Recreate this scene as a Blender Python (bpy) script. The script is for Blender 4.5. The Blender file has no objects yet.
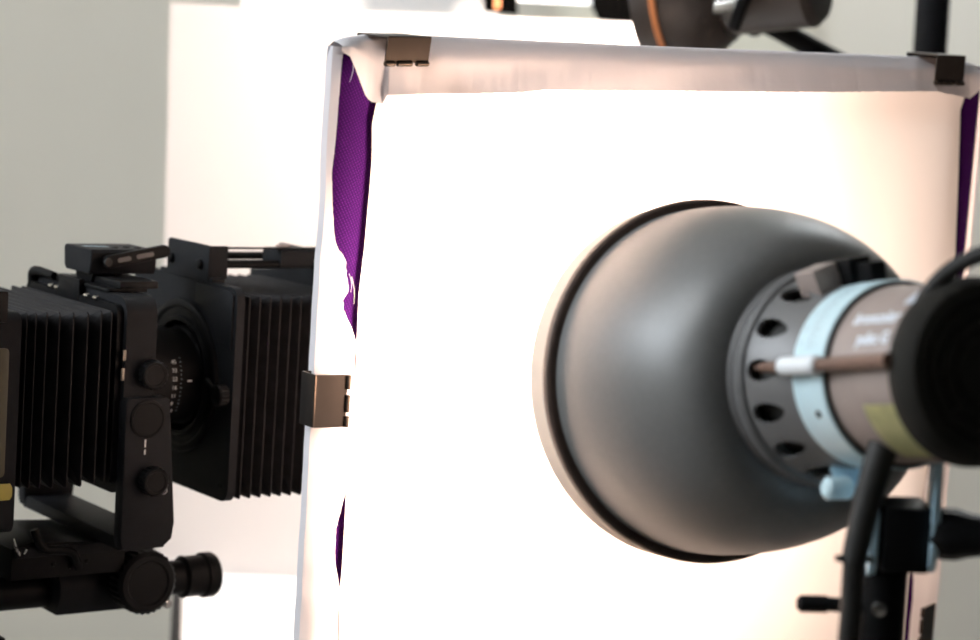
import bpy, bmesh, math, random
from mathutils import Vector, Matrix, noise
from math import sin, cos, pi, radians, sqrt, atan2, hypot

SC = bpy.context.scene
COL = SC.collection
random.seed(7)

# ------------------------------------------------------------------ camera, world, exposure
PITCH, ROLL = radians(7.5), radians(2.5)
Fw = Vector((0, cos(PITCH), -sin(PITCH)))
up0 = Vector((0, sin(PITCH), cos(PITCH)))
rt0 = Vector((1, 0, 0))
rt = rt0 * cos(ROLL) + up0 * sin(ROLL)
upv = -rt0 * sin(ROLL) + up0 * cos(ROLL)
cd = bpy.data.cameras.new('camera')
cam = bpy.data.objects.new('camera', cd)
COL.objects.link(cam)
mw = Matrix.Identity(4)
for i in range(3):
    mw[i][0], mw[i][1], mw[i][2] = rt[i], upv[i], -Fw[i]
mw[2][3] = 1.35
cam.matrix_world = mw
cd.lens, cd.sensor_width, cd.sensor_fit = 85, 36, 'HORIZONTAL'
cd.clip_start = 0.05
cd.dof.use_dof = True
cd.dof.focus_distance = 1.57
cd.dof.aperture_fstop = 5.4
SC.camera = cam

world = bpy.data.worlds.new('world')
SC.world = world
world.use_nodes = True
bg = world.node_tree.nodes['Background']
bg.inputs[0].default_value = (0.72, 0.86, 1.0, 1)
bg.inputs[1].default_value = 1.0

VS = SC.view_settings
VS.view_transform = 'Standard'
VS.look = 'None'
VS.gamma = 1
VS.use_curve_mapping = False
VS.exposure = 0.0

CEILING_STRENGTH = 18.0      # emission of the added ceiling lights, all out of view
WINDOW_POWER = 64.0         # daylight through the window in the left wall
STROBE_STRENGTH = 85.0      # glowing diffuser cap of the front strobe
BACK_STROBE_STRENGTH = 2900.0
BANK_STRENGTH = 1.6

wl = bpy.data.lights.new('window_daylight', 'AREA')
wl.shape, wl.size, wl.size_y = 'RECTANGLE', 0.9, 1.4
wl.energy, wl.color = WINDOW_POWER, (0.86, 0.93, 1.0)
wlo = bpy.data.objects.new('window_daylight', wl)
COL.objects.link(wlo)
wlo.location = (-2.62, 1.4, 2.20)
wlo.rotation_euler = (0, radians(-90), 0)

# ------------------------------------------------------------------ materials
def mat(name, col, rough=0.5, metal=0.0, var=0.0, vscale=40, bump=0.0, bscale=300, spec=0.5, coat=0.0,
        emit=None, estr=0.0, sheen=0.0):
    m = bpy.data.materials.new(name)
    m.use_nodes = True
    nt = m.node_tree
    b = nt.nodes['Principled BSDF']
    b.inputs['Roughness'].default_value = rough
    b.inputs['Metallic'].default_value = metal
    b.inputs['Specular IOR Level'].default_value = spec
    b.inputs['Coat Weight'].default_value = coat
    b.inputs['Sheen Weight'].default_value = sheen
    c = (*col, 1)
    b.inputs['Base Color'].default_value = c
    tc = nt.nodes.new('ShaderNodeTexCoord')
    if var > 0:
        n = nt.nodes.new('ShaderNodeTexNoise')
        n.inputs['Scale'].default_value = vscale
        n.inputs['Detail'].default_value = 5
        nt.links.new(tc.outputs['Object'], n.inputs['Vector'])
        r = nt.nodes.new('ShaderNodeValToRGB')
        r.color_ramp.elements[0].position = 0.3
        r.color_ramp.elements[1].position = 0.7
        r.color_ramp.elements[0].color = (*[max(0, x * (1 - var)) for x in col], 1)
        r.color_ramp.elements[1].color = (*[min(1, x * (1 + var)) for x in col], 1)
        nt.links.new(n.outputs['Fac'], r.inputs['Fac'])
        nt.links.new(r.outputs['Color'], b.inputs['Base Color'])
    if bump > 0:
        n2 = nt.nodes.new('ShaderNodeTexNoise')
        n2.inputs['Scale'].default_value = bscale
        n2.inputs['Detail'].default_value = 3
        nt.links.new(tc.outputs['Object'], n2.inputs['Vector'])
        bp = nt.nodes.new('ShaderNodeBump')
        bp.inputs['Strength'].default_value = bump
        bp.inputs['Distance'].default_value = 0.001
        nt.links.new(n2.outputs['Fac'], bp.inputs['Height'])
        nt.links.new(bp.outputs['Normal'], b.inputs['Normal'])
    if emit:
        b.inputs['Emission Color'].default_value = (*emit, 1)
        b.inputs['Emission Strength'].default_value = estr
    return m

def thin_mat(name, col, trans, tcol=None, scale=60, bump=0.15):
    """paper or cloth that lets part of the light through"""
    m = bpy.data.materials.new(name)
    m.use_nodes = True
    nt = m.node_tree
    nt.nodes.clear()
    out = nt.nodes.new('ShaderNodeOutputMaterial')
    mix = nt.nodes.new('ShaderNodeMixShader')
    d = nt.nodes.new('ShaderNodeBsdfDiffuse')
    t = nt.nodes.new('ShaderNodeBsdfTranslucent')
    d.inputs['Color'].default_value = (*col, 1)
    t.inputs['Color'].default_value = (*(tcol or col), 1)
    mix.inputs[0].default_value = trans
    tc = nt.nodes.new('ShaderNodeTexCoord')
    n = nt.nodes.new('ShaderNodeTexNoise')
    n.inputs['Scale'].default_value = scale
    n.inputs['Detail'].default_value = 4
    nt.links.new(tc.outputs['Object'], n.inputs['Vector'])
    bp = nt.nodes.new('ShaderNodeBump')
    bp.inputs['Strength'].default_value = bump
    bp.inputs['Distance'].default_value = 0.002
    nt.links.new(n.outputs['Fac'], bp.inputs['Height'])
    nt.links.new(bp.outputs['Normal'], d.inputs['Normal'])
    nt.links.new(d.outputs[0], mix.inputs[1])
    nt.links.new(t.outputs[0], mix.inputs[2])
    nt.links.new(mix.outputs[0], out.inputs['Surface'])
    return m

def weave_mat(name, c0, c1, scale=900):
    m = bpy.data.materials.new(name)
    m.use_nodes = True
    nt = m.node_tree
    b = nt.nodes['Principled BSDF']
    b.inputs['Roughness'].default_value = 0.75
    b.inputs['Specular IOR Level'].default_value = 0.06
    tc = nt.nodes.new('ShaderNodeTexCoord')
    mp = nt.nodes.new('ShaderNodeMapping')
    mp.inputs['Rotation'].default_value = (0, radians(28), 0)
    nt.links.new(tc.outputs['Object'], mp.inputs['Vector'])
    ws = []
    for d in ('X', 'Z'):
        w = nt.nodes.new('ShaderNodeTexWave')
        w.bands_direction = d
        w.inputs['Scale'].default_value = scale / 2
        w.inputs['Distortion'].default_value = 0.3
        nt.links.new(mp.outputs['Vector'], w.inputs['Vector'])
        ws.append(w)
    mu = nt.nodes.new('ShaderNodeMath')
    mu.operation = 'MULTIPLY'
    nt.links.new(ws[0].outputs['Fac'], mu.inputs[0])
    nt.links.new(ws[1].outputs['Fac'], mu.inputs[1])
    r = nt.nodes.new('ShaderNodeValToRGB')
    r.color_ramp.elements[0].color = (*c0, 1)
    r.color_ramp.elements[1].color = (*c1, 1)
    nt.links.new(mu.outputs[0], r.inputs['Fac'])
    nt.links.new(r.outputs['Color'], b.inputs['Base Color'])
    bp = nt.nodes.new('ShaderNodeBump')
    bp.inputs['Strength'].default_value = 0.5
    bp.inputs['Distance'].default_value = 0.0006
    nt.links.new(mu.outputs[0], bp.inputs['Height'])
    nt.links.new(bp.outputs['Normal'], b.inputs['Normal'])
    return m

WALL = mat('wall_paint', (0.80, 0.765, 0.68), 0.9, var=0.02, vscale=3, bump=0.1, bscale=150)
CEIL = mat('ceiling_paint', (0.78, 0.77, 0.73), 0.9, var=0.02, vscale=3)
FLOOR = mat('floor_vinyl', (0.22, 0.20, 0.18), 0.45, var=0.15, vscale=6)
TRIMW = mat('trim_paint', (0.78, 0.77, 0.66), 0.6, var=0.02, vscale=5)
DARKW = mat('black_studio_wall', (0.02, 0.02, 0.02), 0.9, var=0.05, vscale=3)
BLK = mat('black_anodised', (0.007, 0.007, 0.0075), 0.42, spec=0.08, var=0.15, vscale=60, bump=0.08, bscale=1500)
BLKP = mat('black_paint_crinkle', (0.013, 0.0136, 0.0155), 0.5, spec=0.08, var=0.12, vscale=80, bump=0.25, bscale=1800)
BLKG = mat('black_gloss_steel', (0.015, 0.014, 0.014), 0.30, var=0.1, vscale=90, spec=0.25)
RUB = mat('black_rubber', (0.020, 0.019, 0.018), 0.6, spec=0.35, var=0.1, vscale=100, bump=0.1, bscale=900)
BELL = mat('bellows_leather', (0.018, 0.017, 0.018), 0.45, spec=0.08, var=0.2, vscale=120, bump=0.25, bscale=1200)
CHROME = mat('chrome', (0.75, 0.73, 0.70), 0.22, metal=1.0, var=0.03, vscale=50)
GREYR = mat('reflector_grey_paint', (0.158, 0.158, 0.157), 0.42, metal=0.22, var=0.04, vscale=250, bump=0.12, bscale=2200)
GREYC = mat('collar_grey_paint', (0.15, 0.148, 0.150), 0.42, metal=0.2, var=0.04, vscale=150, bump=0.06, bscale=1500)
INNER = mat('reflector_inside_silver', (0.86, 0.85, 0.83), 0.4, metal=0.6, var=0.02, vscale=80)
LBLUE = mat('light_blue_paint', (0.56, 0.73, 0.79), 0.42, var=0.03, vscale=60)
LBLUED = mat('light_blue_bracket', (0.50, 0.72, 0.86), 0.42, var=0.05, vscale=60)
BODY = mat('strobe_body_grey', (0.33, 0.265, 0.24), 0.45, var=0.05, vscale=80, bump=0.05, bscale=1500)
BROWN = mat('brown_bar', (0.17, 0.10, 0.075), 0.35, var=0.1, vscale=60)
WHITEP = mat('white_plastic', (0.80, 0.83, 0.86), 0.4, var=0.02, vscale=60)
YELL = mat('yellow_label_print', (0.62, 0.60, 0.30), 0.5, var=0.12, vscale=90)
OLIVE = mat('olive_yellow_plate', (0.33, 0.28, 0.045), 0.5, var=0.1, vscale=60)
DOLIVE = mat('dark_olive_panel', (0.030, 0.028, 0.008), 0.55, var=0.15, vscale=60)
INK = mat('print_white', (0.80, 0.80, 0.78), 0.6, var=0.02, vscale=60)
INKB = mat('print_pale_blue', (0.78, 0.84, 0.92), 0.6, var=0.02, vscale=60)
INKG = mat('print_grey', (0.34, 0.42, 0.46), 0.6, var=0.05, vscale=60)
PAPER = thin_mat('diffusion_paper', (0.86, 0.84, 0.84), 0.18, (0.86, 0.80, 0.78))
PAPERF = thin_mat('folded_paper', (0.78, 0.76, 0.80), 0.07, (0.82, 0.74, 0.74), scale=35, bump=0.3)
PANEL = thin_mat('panel_acrylic', (0.82, 0.80, 0.80), 0.55, (0.93, 0.88, 0.86))
FROST = mat('frosted_cover_glow', (0.80, 0.80, 0.80), 0.6, emit=(1.0, 0.72, 0.55), estr=STROBE_STRENGTH)
RIMM = mat('rim_dark_brown', (0.085, 0.058, 0.048), 0.5, var=0.1, vscale=90, spec=0.3)
FLAPM = mat('black_flap', (0.0008, 0.0008, 0.0008), 0.8, var=0.1, vscale=60, spec=0.01)
DSTEEL = mat('dull_steel', (0.20, 0.18, 0.15), 0.45, metal=0.7, var=0.1, vscale=60)
CAPM = mat('rear_cap_black', (0.024, 0.0225, 0.020), 0.75, var=0.1, vscale=90, spec=0.1)
STRIPM = mat('grey_inset', (0.11, 0.105, 0.095), 0.6, var=0.05, vscale=80)
RINGM = mat('cream_ring_plastic', (0.60, 0.51, 0.43), 0.7, var=0.02, vscale=60, spec=0.2)
PURP = weave_mat('purple_webbing', (0.020, 0.0008, 0.052), (0.060, 0.0030, 0.105), 330)
ALU = mat('aluminium', (0.62, 0.62, 0.62), 0.35, metal=0.9, var=0.04, vscale=60)
WTOP = mat('white_laminate', (0.88, 0.88, 0.88), 0.35, var=0.01, vscale=20)
BSTR = mat('dark_strobe_shell', (0.045, 0.035, 0.030), 0.4, var=0.1, vscale=40)
ORNG = mat('orange_ring', (0.55, 0.20, 0.07), 0.4, var=0.1, vscale=40)
CLAMP = mat('added_lamp_diffuser', (0.9, 0.9, 0.9), 0.6, emit=(0.93, 0.97, 1.0), estr=CEILING_STRENGTH)
BULB = mat('modelling_bulb_glow', (1, 0.9, 0.8), 0.5, emit=(1.0, 0.80, 0.68), estr=2.0)
BBULB = mat('back_bulb_glow', (1, 0.9, 0.8), 0.5, emit=(1.0, 0.83, 0.70), estr=BACK_STROBE_STRENGTH)
BANKM = mat('light_bank_diffuser', (0.85, 0.85, 0.85), 0.6, emit=(0.93, 0.97, 1.0), estr=BANK_STRENGTH)

BLKG.node_tree.nodes['Principled BSDF'].inputs['Specular Tint'].default_value = (1.0, 0.70, 0.48, 1)

# ------------------------------------------------------------------ mesh helpers
def finish(name, bm, m, parent=None, smooth=32, loc=None):
    bmesh.ops.recalc_face_normals(bm, faces=bm.faces)
    me = bpy.data.meshes.new(name)
    bm.to_mesh(me)
    bm.free()
    if m:
        me.materials.append(m)
    if smooth:
        for p in me.polygons:
            p.use_smooth = True
        me.set_sharp_from_angle(angle=radians(smooth))
    o = bpy.data.objects.new(name, me)
    COL.objects.link(o)
    if parent:
        o.parent = parent
    if loc is not None:
        o.location = loc
    return o

def box(bm, c, s, bev=0.0, seg=2, rot=None):
    r = bmesh.ops.create_cube(bm, size=1)
    vs = r['verts']
    bmesh.ops.scale(bm, vec=s, verts=vs)
    if bev > 0:
        es = list({e for v in vs for e in v.link_edges})
        q = bmesh.ops.bevel(bm, geom=es, offset=bev, segments=seg, affect='EDGES', profile=0.6)
        vs = list({v for f in q['faces'] for v in f.verts} | {v for v in vs if v.is_valid})
    if rot is not None:
        bmesh.ops.rotate(bm, verts=vs, cent=(0, 0, 0), matrix=rot)
    bmesh.ops.translate(bm, verts=vs, vec=c)
    return vs

def bx(x0, x1, y0, y1, z0, z1, bev=0.0, seg=2):
    bm = bmesh.new()
    box(bm, ((x0 + x1) / 2, (y0 + y1) / 2, (z0 + z1) / 2), (x1 - x0, y1 - y0, z1 - z0), bev, seg)
    return bm

def basis(d):
    d = Vector(d).normalized()
    a = Vector((0, 0, 1)) if abs(d.z) < 0.95 else Vector((1, 0, 0))
    x = a.cross(d).normalized()
    y = d.cross(x)
    return x, y, d

def lathe(bm, prof, seg=48, org=(0, 0, 0), d=(0, 0, 1), closed=False, gear=None):
    """revolve (axial, radius) pairs round the line org + t*d"""
    x, y, d = basis(d)
    org = Vector(org)
    rings = []
    for (t, r) in prof:
        if r < 1e-6:
            rings.append([bm.verts.new(org + d * t)])
        else:
            ring = []
            for k in range(seg):
                a = 2 * pi * k / seg
                rr = r
                if gear and r > gear[0]:
                    rr = r - (gear[1] if k % 2 else 0)
                ring.append(bm.verts.new(org + d * t + (x * cos(a) + y * sin(a)) * rr))
            rings.append(ring)
    pairs = list(zip(rings[:-1], rings[1:]))
    if closed:
        pairs.append((rings[-1], rings[0]))
    for p, q in pairs:
        if len(p) == 1 and len(q) == 1:
            continue
        for k in range(seg):
            k2 = (k + 1) % seg
            if len(p) == 1:
                bm.faces.new((p[0], q[k], q[k2]))
            elif len(q) == 1:
                bm.faces.new((p[k], q[0], p[k2]))
            else:
                bm.faces.new((p[k], q[k], q[k2], p[k2]))

def rod(bm, a, b, r, seg=20, bev=0.0):
    a, b = Vector(a), Vector(b)
    L = (b - a).length
    e = bev if bev else min(r * 0.15, L * 0.2)
    lathe(bm, [(0, 0), (0, r - e), (e, r), (L - e, r), (L, r - e), (L, 0)], seg, a, b - a)

def tube_path(bm, pts, radii, seg=16, sub=6):
    P = [Vector(p) for p in pts]
    R = list(radii) if hasattr(radii, '__len__') else [radii] * len(P)
    Q, RR = [], []
    for i in range(len(P) - 1):
        p0, p1, p2, p3 = P[max(i - 1, 0)], P[i], P[i + 1], P[min(i + 2, len(P) - 1)]
        for k in range(sub):
            t = k / sub
            Q.append(0.5 * ((2 * p1) + (p2 - p0) * t + (2 * p0 - 5 * p1 + 4 * p2 - p3) * t * t + (3 * p1 - p0 - 3 * p2 + p3) * t ** 3))
            RR.append(R[i] * (1 - t) + R[i + 1] * t)
    Q.append(P[-1]); RR.append(R[-1])
    x = None
    rings = []
    for i, q in enumerate(Q):
        d = (Q[min(i + 1, len(Q) - 1)] - Q[max(i - 1, 0)]).normalized()
        if x is None:
            x = basis(d)[0]
        x = (x - d * x.dot(d)).normalized()
        y = d.cross(x)
        rings.append([bm.verts.new(q + (x * cos(2 * pi * k / seg) + y * sin(2 * pi * k / seg)) * RR[i]) for k in range(seg)])
    for p, q in zip(rings[:-1], rings[1:]):
        for k in range(seg):
            bm.faces.new((p[k], p[(k + 1) % seg], q[(k + 1) % seg], q[k]))
    bm.faces.new(rings[0][::-1])
    bm.faces.new(rings[-1])

def prism(bm, poly, h0, h1, fn, bev=0.0, seg=2):
    """extrude a 2-D polygon; fn(u, v, h) -> 3-D point"""
    a = [bm.verts.new(fn(u, v, h0)) for u, v in poly]
    b = [bm.verts.new(fn(u, v, h1)) for u, v in poly]
    n = len(poly)
    fs = [bm.faces.new(a[::-1]), bm.faces.new(b)]
    for k in range(n):
        fs.append(bm.faces.new((a[k], a[(k + 1) % n], b[(k + 1) % n], b[k])))
    if bev > 0:
        es = set(fs[0].edges) | set(fs[1].edges)
        bmesh.ops.bevel(bm, geom=list(es), offset=bev, segments=seg, affect='EDGES', profile=0.6)

def rrect(u0, u1, v0, v1, r, n=5, corners=(1, 1, 1, 1)):
    """rounded rectangle; corners order: (u0,v0) (u1,v0) (u1,v1) (u0,v1)"""
    out = []
    for (cu, cv, a0, on) in ((u0 + r, v0 + r, pi, corners[0]), (u1 - r, v0 + r, 1.5 * pi, corners[1]),
                             (u1 - r, v1 - r, 0, corners[2]), (u0 + r, v1 - r, 0.5 * pi, corners[3])):
        if on:
            for k in range(n + 1):
                a = a0 + 0.5 * pi * k / n
                out.append((cu + r * cos(a), cv + r * sin(a)))
        else:
            out.append((u0 if cu < (u0 + u1) / 2 else u1, v0 if cv < (v0 + v1) / 2 else v1))
    return out

def thing(name, label, cat, mtx=None, group=None):
    o = bpy.data.objects.new(name, None)
    o.empty_display_size = 0.05
    COL.objects.link(o)
    if mtx is not None:
        o.matrix_world = mtx
    o['label'] = label
    o['category'] = cat
    if group:
        o['group'] = group
    return o

def tag(o, label, cat, group=None, kind=None):
    o['label'] = label
    o['category'] = cat
    if group:
        o['group'] = group
    if kind:
        o['kind'] = kind
    return o

def struct(o, label=None, cat=None):
    o['kind'] = 'structure'
    if label:
        o['label'] = label
    if cat:
        o['category'] = cat
    return o

def mtx(o, x, y, z):
    m = Matrix.Identity(4)
    for i in range(3):
        m[i][0], m[i][1], m[i][2], m[i][3] = x[i], y[i], z[i], o[i]
    return m

def copy_tree(o, parent=None):
    c = o.copy()
    COL.objects.link(c)
    if parent:
        c.parent = parent
    for ch in list(o.children):
        copy_tree(ch, c)
    return c

def text_bm(s, size, fn, align='CENTER', off=0.0):
    """lettering as flat mesh, each vertex mapped by fn(x, y)"""
    cu = bpy.data.curves.new('lettering', 'FONT')
    cu.body, cu.size, cu.align_x, cu.align_y = s, size, align, 'CENTER'
    cu.resolution_u = 3
    cu.offset = off
    ob = bpy.data.objects.new('lettering', cu)
    COL.objects.link(ob)
    dg = bpy.context.evaluated_depsgraph_get()
    me = bpy.data.meshes.new_from_object(ob.evaluated_get(dg))
    bm = bmesh.new()
    bm.from_mesh(me)
    bmesh.ops.triangulate(bm, faces=bm.faces)
    for v in bm.verts:
        v.co = fn(v.co.x, v.co.y)
    bpy.data.objects.remove(ob)
    bpy.data.curves.remove(cu)
    bpy.data.meshes.remove(me)
    return bm

def interp(tab, x):
    if x <= tab[0][0]:
        return tab[0][1]
    for (a, b), (c, d) in zip(tab[:-1], tab[1:]):
        if x <= c:
            return b + (d - b) * (x - a) / (c - a) if c > a else d
    return tab[-1][1]

# ------------------------------------------------------------------ the room
X0, X1, Y0, Y1, ZC = -2.5, 2.5, -2.6, 4.2, 2.8
struct(finish('floor', bx(X0 - .1, X1 + .1, Y0 - .1, Y1 + .1, -.1, 0), FLOOR, smooth=0), 'dark grey vinyl studio floor', 'floor')
struct(finish('ceiling', bx(X0 - .1, X1 + .1, Y0 - .1, Y1 + .1, ZC, ZC + .1), CEIL, smooth=0), 'off white studio ceiling', 'ceiling')
struct(finish('wall_back', bx(X0 - .1, X1 + .1, Y1, Y1 + .1, 0, ZC), WALL, smooth=0), 'plain warm grey back wall out of focus', 'wall')
struct(finish('wall_right', bx(X1, X1 + .1, Y0, Y1, 0, ZC), DARKW, smooth=0), 'black painted right wall', 'wall')
struct(finish('wall_front', bx(X0 - .1, X1 + .1, Y0 - .1, Y0, 0, ZC), DARKW, smooth=0), 'black painted wall behind the viewer', 'wall')
bm = bmesh.new()
for (ya, yb, za, zb) in ((Y0, .65, 0, ZC), (2.15, Y1, 0, ZC), (.65, 2.15, 0, 1.70), (.65, 2.15, 2.68, ZC)):
    box(bm, (X0 - .05, (ya + yb) / 2, (za + zb) / 2), (.1, yb - ya, zb - za))
struct(finish('wall_left', bm, WALL, smooth=0), 'plain warm grey left wall with a window', 'wall')
w1 = bpy.data.objects.new('window_1', None)
COL.objects.link(w1)
struct(w1, 'white framed high window in the left wall', 'window')
bm = bmesh.new()
for (ya, yb, za, zb) in ((.65, .70, 1.70, 2.68), (2.10, 2.15, 1.70, 2.68), (.70, 2.10, 1.70, 1.75), (.70, 2.10, 2.63, 2.68)):
    box(bm, (X0 - .05, (ya + yb) / 2, (za + zb) / 2), (.07, yb - ya, zb - za), .004)
finish('window_frame', bm, TRIMW, w1)
# pale pilaster on the back wall
struct(finish('trim_1', bx(.10, .545, Y1 - .04, Y1, 0, ZC, .004), TRIMW), 'pale cream pilaster on the grey back wall', 'pilaster')
for n, a in (('baseboard_back', (X0, X1, Y1 - .015, Y1, 0, .09)), ('baseboard_right', (X1 - .015, X1, Y0, Y1 - .016, 0, .09)), ('baseboard_left', (X0, X0 + .015, Y0, Y1 - .016, 0, .09))):
    struct(finish(n, bx(*a), TRIMW, smooth=0), 'low cream baseboard along the ' + n.split('_')[1] + ' wall', 'baseboard')

def added_ceiling_light(x, y, label):  # unseen lamps, added to brighten the back wall and the camera's top faces
    t = thing('added_ceiling_light', label, 'ceiling light', Matrix.Translation((x, y, ZC)))
    bm = bmesh.new()
    for (a, b, c, d) in ((-.42, .42, -.32, -.30), (-.42, .42, .30, .32), (-.42, -.40, -.30, .30), (.40, .42, -.30, .30)):
        box(bm, ((a + b) / 2, (c + d) / 2, -.03), (b - a, d - c, .06))
    finish('frame', bm, WTOP, t, smooth=0)
    finish('diffuser', bx(-.40, .40, -.30, .30, -.045, -.040), CLAMP, t, smooth=0)
added_ceiling_light(1.05, 3.60, 'flat white ceiling light added out of view to brighten the back wall')
added_ceiling_light(-1.55, .90, 'flat white ceiling light added out of view near the high window to brighten the camera tops')

# ------------------------------------------------------------------ front strobe
RC = Vector((.1356, 1.4136, 1.1318))
T = Vector((.3924, -.9022, .1772)).normalized()
SU = Vector((0, 0, 1)).cross(T).normalized()
SV = T.cross(SU)
st = thing('studio_strobe', 'grey round studio strobe with light blue band aimed at the white paper frame', 'strobe', mtx(RC, SU, SV, T))
def sp(z, r, ang):
    a = radians(ang)
    return Vector((r * cos(a), r * sin(a), z))
# reflector bowl (outside painted grey, inside silver)
outp = []
N = 26
for k in range(N + 1):
    q = k / N
    ph = q * pi / 2
    zz = .004 + .132 * sin(ph) ** 1.0
    rr = .058 + (.1064 - .058) * cos(ph) ** .77
    outp.append((zz, rr))
bm = bmesh.new()
lathe(bm, outp, 96)
refl = finish('reflector', bm, GREYR, st, 40)
bm = bmesh.new()
lathe(bm, [(z - .0, r - .0022) for z, r in outp] + [(.1355, .02), (.1355, 0)], 64)
il = finish('reflector_lining', bm, INNER, refl, 40)
il['label'] = 'silver inside of the bowl'
bm = bmesh.new()
lathe(bm, [(.000, .1048), (.000, .1110), (.0006, .1120), (.0035, .1123), (.0062, .1116), (.0072, .1100), (.0074, .1064), (.0066, .1054), (.002, .1048)], 96, closed=True)
rim = finish('rim', bm, RIMM, st, 25)
rim['label'] = 'dark brown flat rim'
bm = bmesh.new()
lathe(bm, [(.0002, .1110), (-.0205, .1106), (-.0212, .1098)], 96)
dr_ = finish('diffuser_ring', bm, RINGM, st, 40)
dr_['label'] = 'thin cream ring before the rim'
bm = bmesh.new()
lathe(bm, [(-.0085, .1085), (-.0100, .08), (-.0105, 0)], 64)
fc = finish('front_diffuser', bm, FROST, st, 40)
fc['label'] = 'frosted white diffuser disc over the bowl'
bm = bmesh.new()
bmesh.ops.create_icosphere(bm, subdivisions=2, radius=.010)
bmesh.ops.translate(bm, verts=bm.verts, vec=(0, 0, .123))
finish('modelling_bulb', bm, BULB, st)
bm = bmesh.new()
lathe(bm, [(.128, 0), (.128, .012), (.1353, .014), (.1353, 0)], 24)
finish('bulb_socket', bm, WHITEP, st)
# collar
bm = bmesh.new()
lathe(bm, [(.1335, .058), (.1335, .0610), (.1355, .0622), (.1385, .0622), (.1400, .0612), (.1408, .0600), (.1416, .0600), (.1424, .0615), (.1445, .0624), (.1485, .0622), (.1505, .0606), (.1510, .0575)], 96)
col_ = finish('collar', bm, GREYC, st, 30)
for a in (140, 228, 40, 320):
    bm = bmesh.new()
    lathe(bm, [(0, 0), (0, .0016), (.001, .0012), (.001, 0)], 12, sp(.1485, .0595, a), (0, 0, 1))
    finish('screw', bm, CHROME, col_)
# vented cone with real slots
bm = bmesh.new()
lathe(bm, [(.149, .0592), (.156, .0582), (.168, .0545), (.180, .0512), (.188, .0495), (.188, .0475), (.180, .0490), (.168, .0523), (.156, .0560), (.149, .0570)], 96, closed=True)
vent = finish('vent_housing', bm, GREYC, st, 30)
cb = bmesh.new()
vent_angles = [126 + 24.7 * k for k in range(-5, 10)]
for a in vent_angles:
    ra = radians(a)
    dd = Vector((cos(ra), sin(ra), 0))
    tt = Vector((-sin(ra), cos(ra), 0))
    zz = Vector((0, 0, 1))
    poly = []
    for k in range(16):
        w = 2 * pi * k / 16
        poly.append((.0115 * cos(w), .0052 * sin(w) * (1.12 - .35 * cos(w))))
    prism(cb, poly, .040, .072, lambda u, v, h, dd=dd, tt=tt: zz * (.1645 + u) + tt * v + dd * h)
cut = finish('vent_cutter', cb, None, st, 0)
bo = vent.modifiers.new('slots', 'BOOLEAN')
bo.operation, bo.object, bo.solver = 'DIFFERENCE', cut, 'EXACT'
dg = bpy.context.evaluated_depsgraph_get()
me = bpy.data.meshes.new_from_object(vent.evaluated_get(dg))
vent.modifiers.clear()
vent.data = me
for p in me.polygons:
    p.use_smooth = True
me.set_sharp_from_angle(angle=radians(30))
bpy.data.objects.remove(cut)
bm = bmesh.new()
lathe(bm, [(.1505, .051), (.186, .0465)], 64)
finish('vent_core', bm, RUB, st)
# slider and lock lever on the vent housing
def radial_box(name, ang, z0, z1, r0, r1, wid, m, parent, bev=.0012):
    bm = bmesh.new()
    vs = box(bm, ((r0 + r1) / 2, 0, (z0 + z1) / 2), (r1 - r0, wid, z1 - z0), bev)
    bmesh.ops.rotate(bm, verts=bm.verts, cent=(0, 0, 0), matrix=Matrix.Rotation(radians(ang), 3, 'Z'))
    return finish(name, bm, m, parent)
radial_box('slider', 112, .160, .180, .050, .0645, .016, BODY, st)
lv = radial_box('lock_lever', 97, .164, .190, .050, .0650, .014, BLK, st)
radial_box('lever_tip', 95, .190, .204, .0512, .0615, .010, BLK, lv)
# light blue band with printed scale
bm = bmesh.new()
lathe(bm, [(.187, .0470), (.187, .0502), (.188, .0508), (.2165, .0508), (.2175, .0502), (.2175, .0470)], 96)
band = finish('band', bm, LBLUE, st, 30)
band['label'] = 'light blue band with a faint printed scale'
def cyl(r, z0, ang0):
    return lambda x, y: sp(z0 + x, r, ang0 - math.degrees(y / r))
for k, (s_, a) in enumerate((('F', 160), ('E', 150), ('T', 139), ('I', 128), ('L', 117))):
    bm = text_bm(s_, .0055, cyl(.05093, .193, a))
    finish('scale_mark', bm, INKG, band, 0)
for k in range(22):
    a = 112 + k * 2.4
    bm = bmesh.new()
    q = [sp(.1985, .05092, a - .25), sp(.2055 + .002 * (k % 4 == 0), .05092, a - .25), sp(.2055 + .002 * (k % 4 == 0), .05092, a + .25), sp(.1985, .05092, a + .25)]
    bm.faces.new([bm.verts.new(v) for v in q])
    finish('scale_line', bm, INKG, band, 0)
bm = bmesh.new()
lathe(bm, [(0, 0), (0, .0022), (.0008, .0022), (.0008, 0)], 14, sp(.207, .0504, 203), sp(0, 1, 203))
finish('screw', bm, RUB, band)
# body
bm = bmesh.new()
lathe(bm, [(.2165, .0490), (.2185, .0485), (.2195, .0474), (.221, .0472), (.277, .0462), (.279, .0455), (.279, 0)], 96)
body = finish('body', bm, BODY, st, 30)
bm = bmesh.new()
lathe(bm, [(.2172, .0492), (.2182, .0497), (.2192, .0492), (.2192, .047)], 96)
finish('seam_ring', bm, RUB, body, 30)
finish('lettering', text_bm('broncolor', .0102, cyl(.04722, .2515, 142), off=.00035), INKB, body, 0)
finish('lettering', text_bm('pulso G', .0092, cyl(.04722, .2560, 157), off=.0003), INKB, body, 0)
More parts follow.
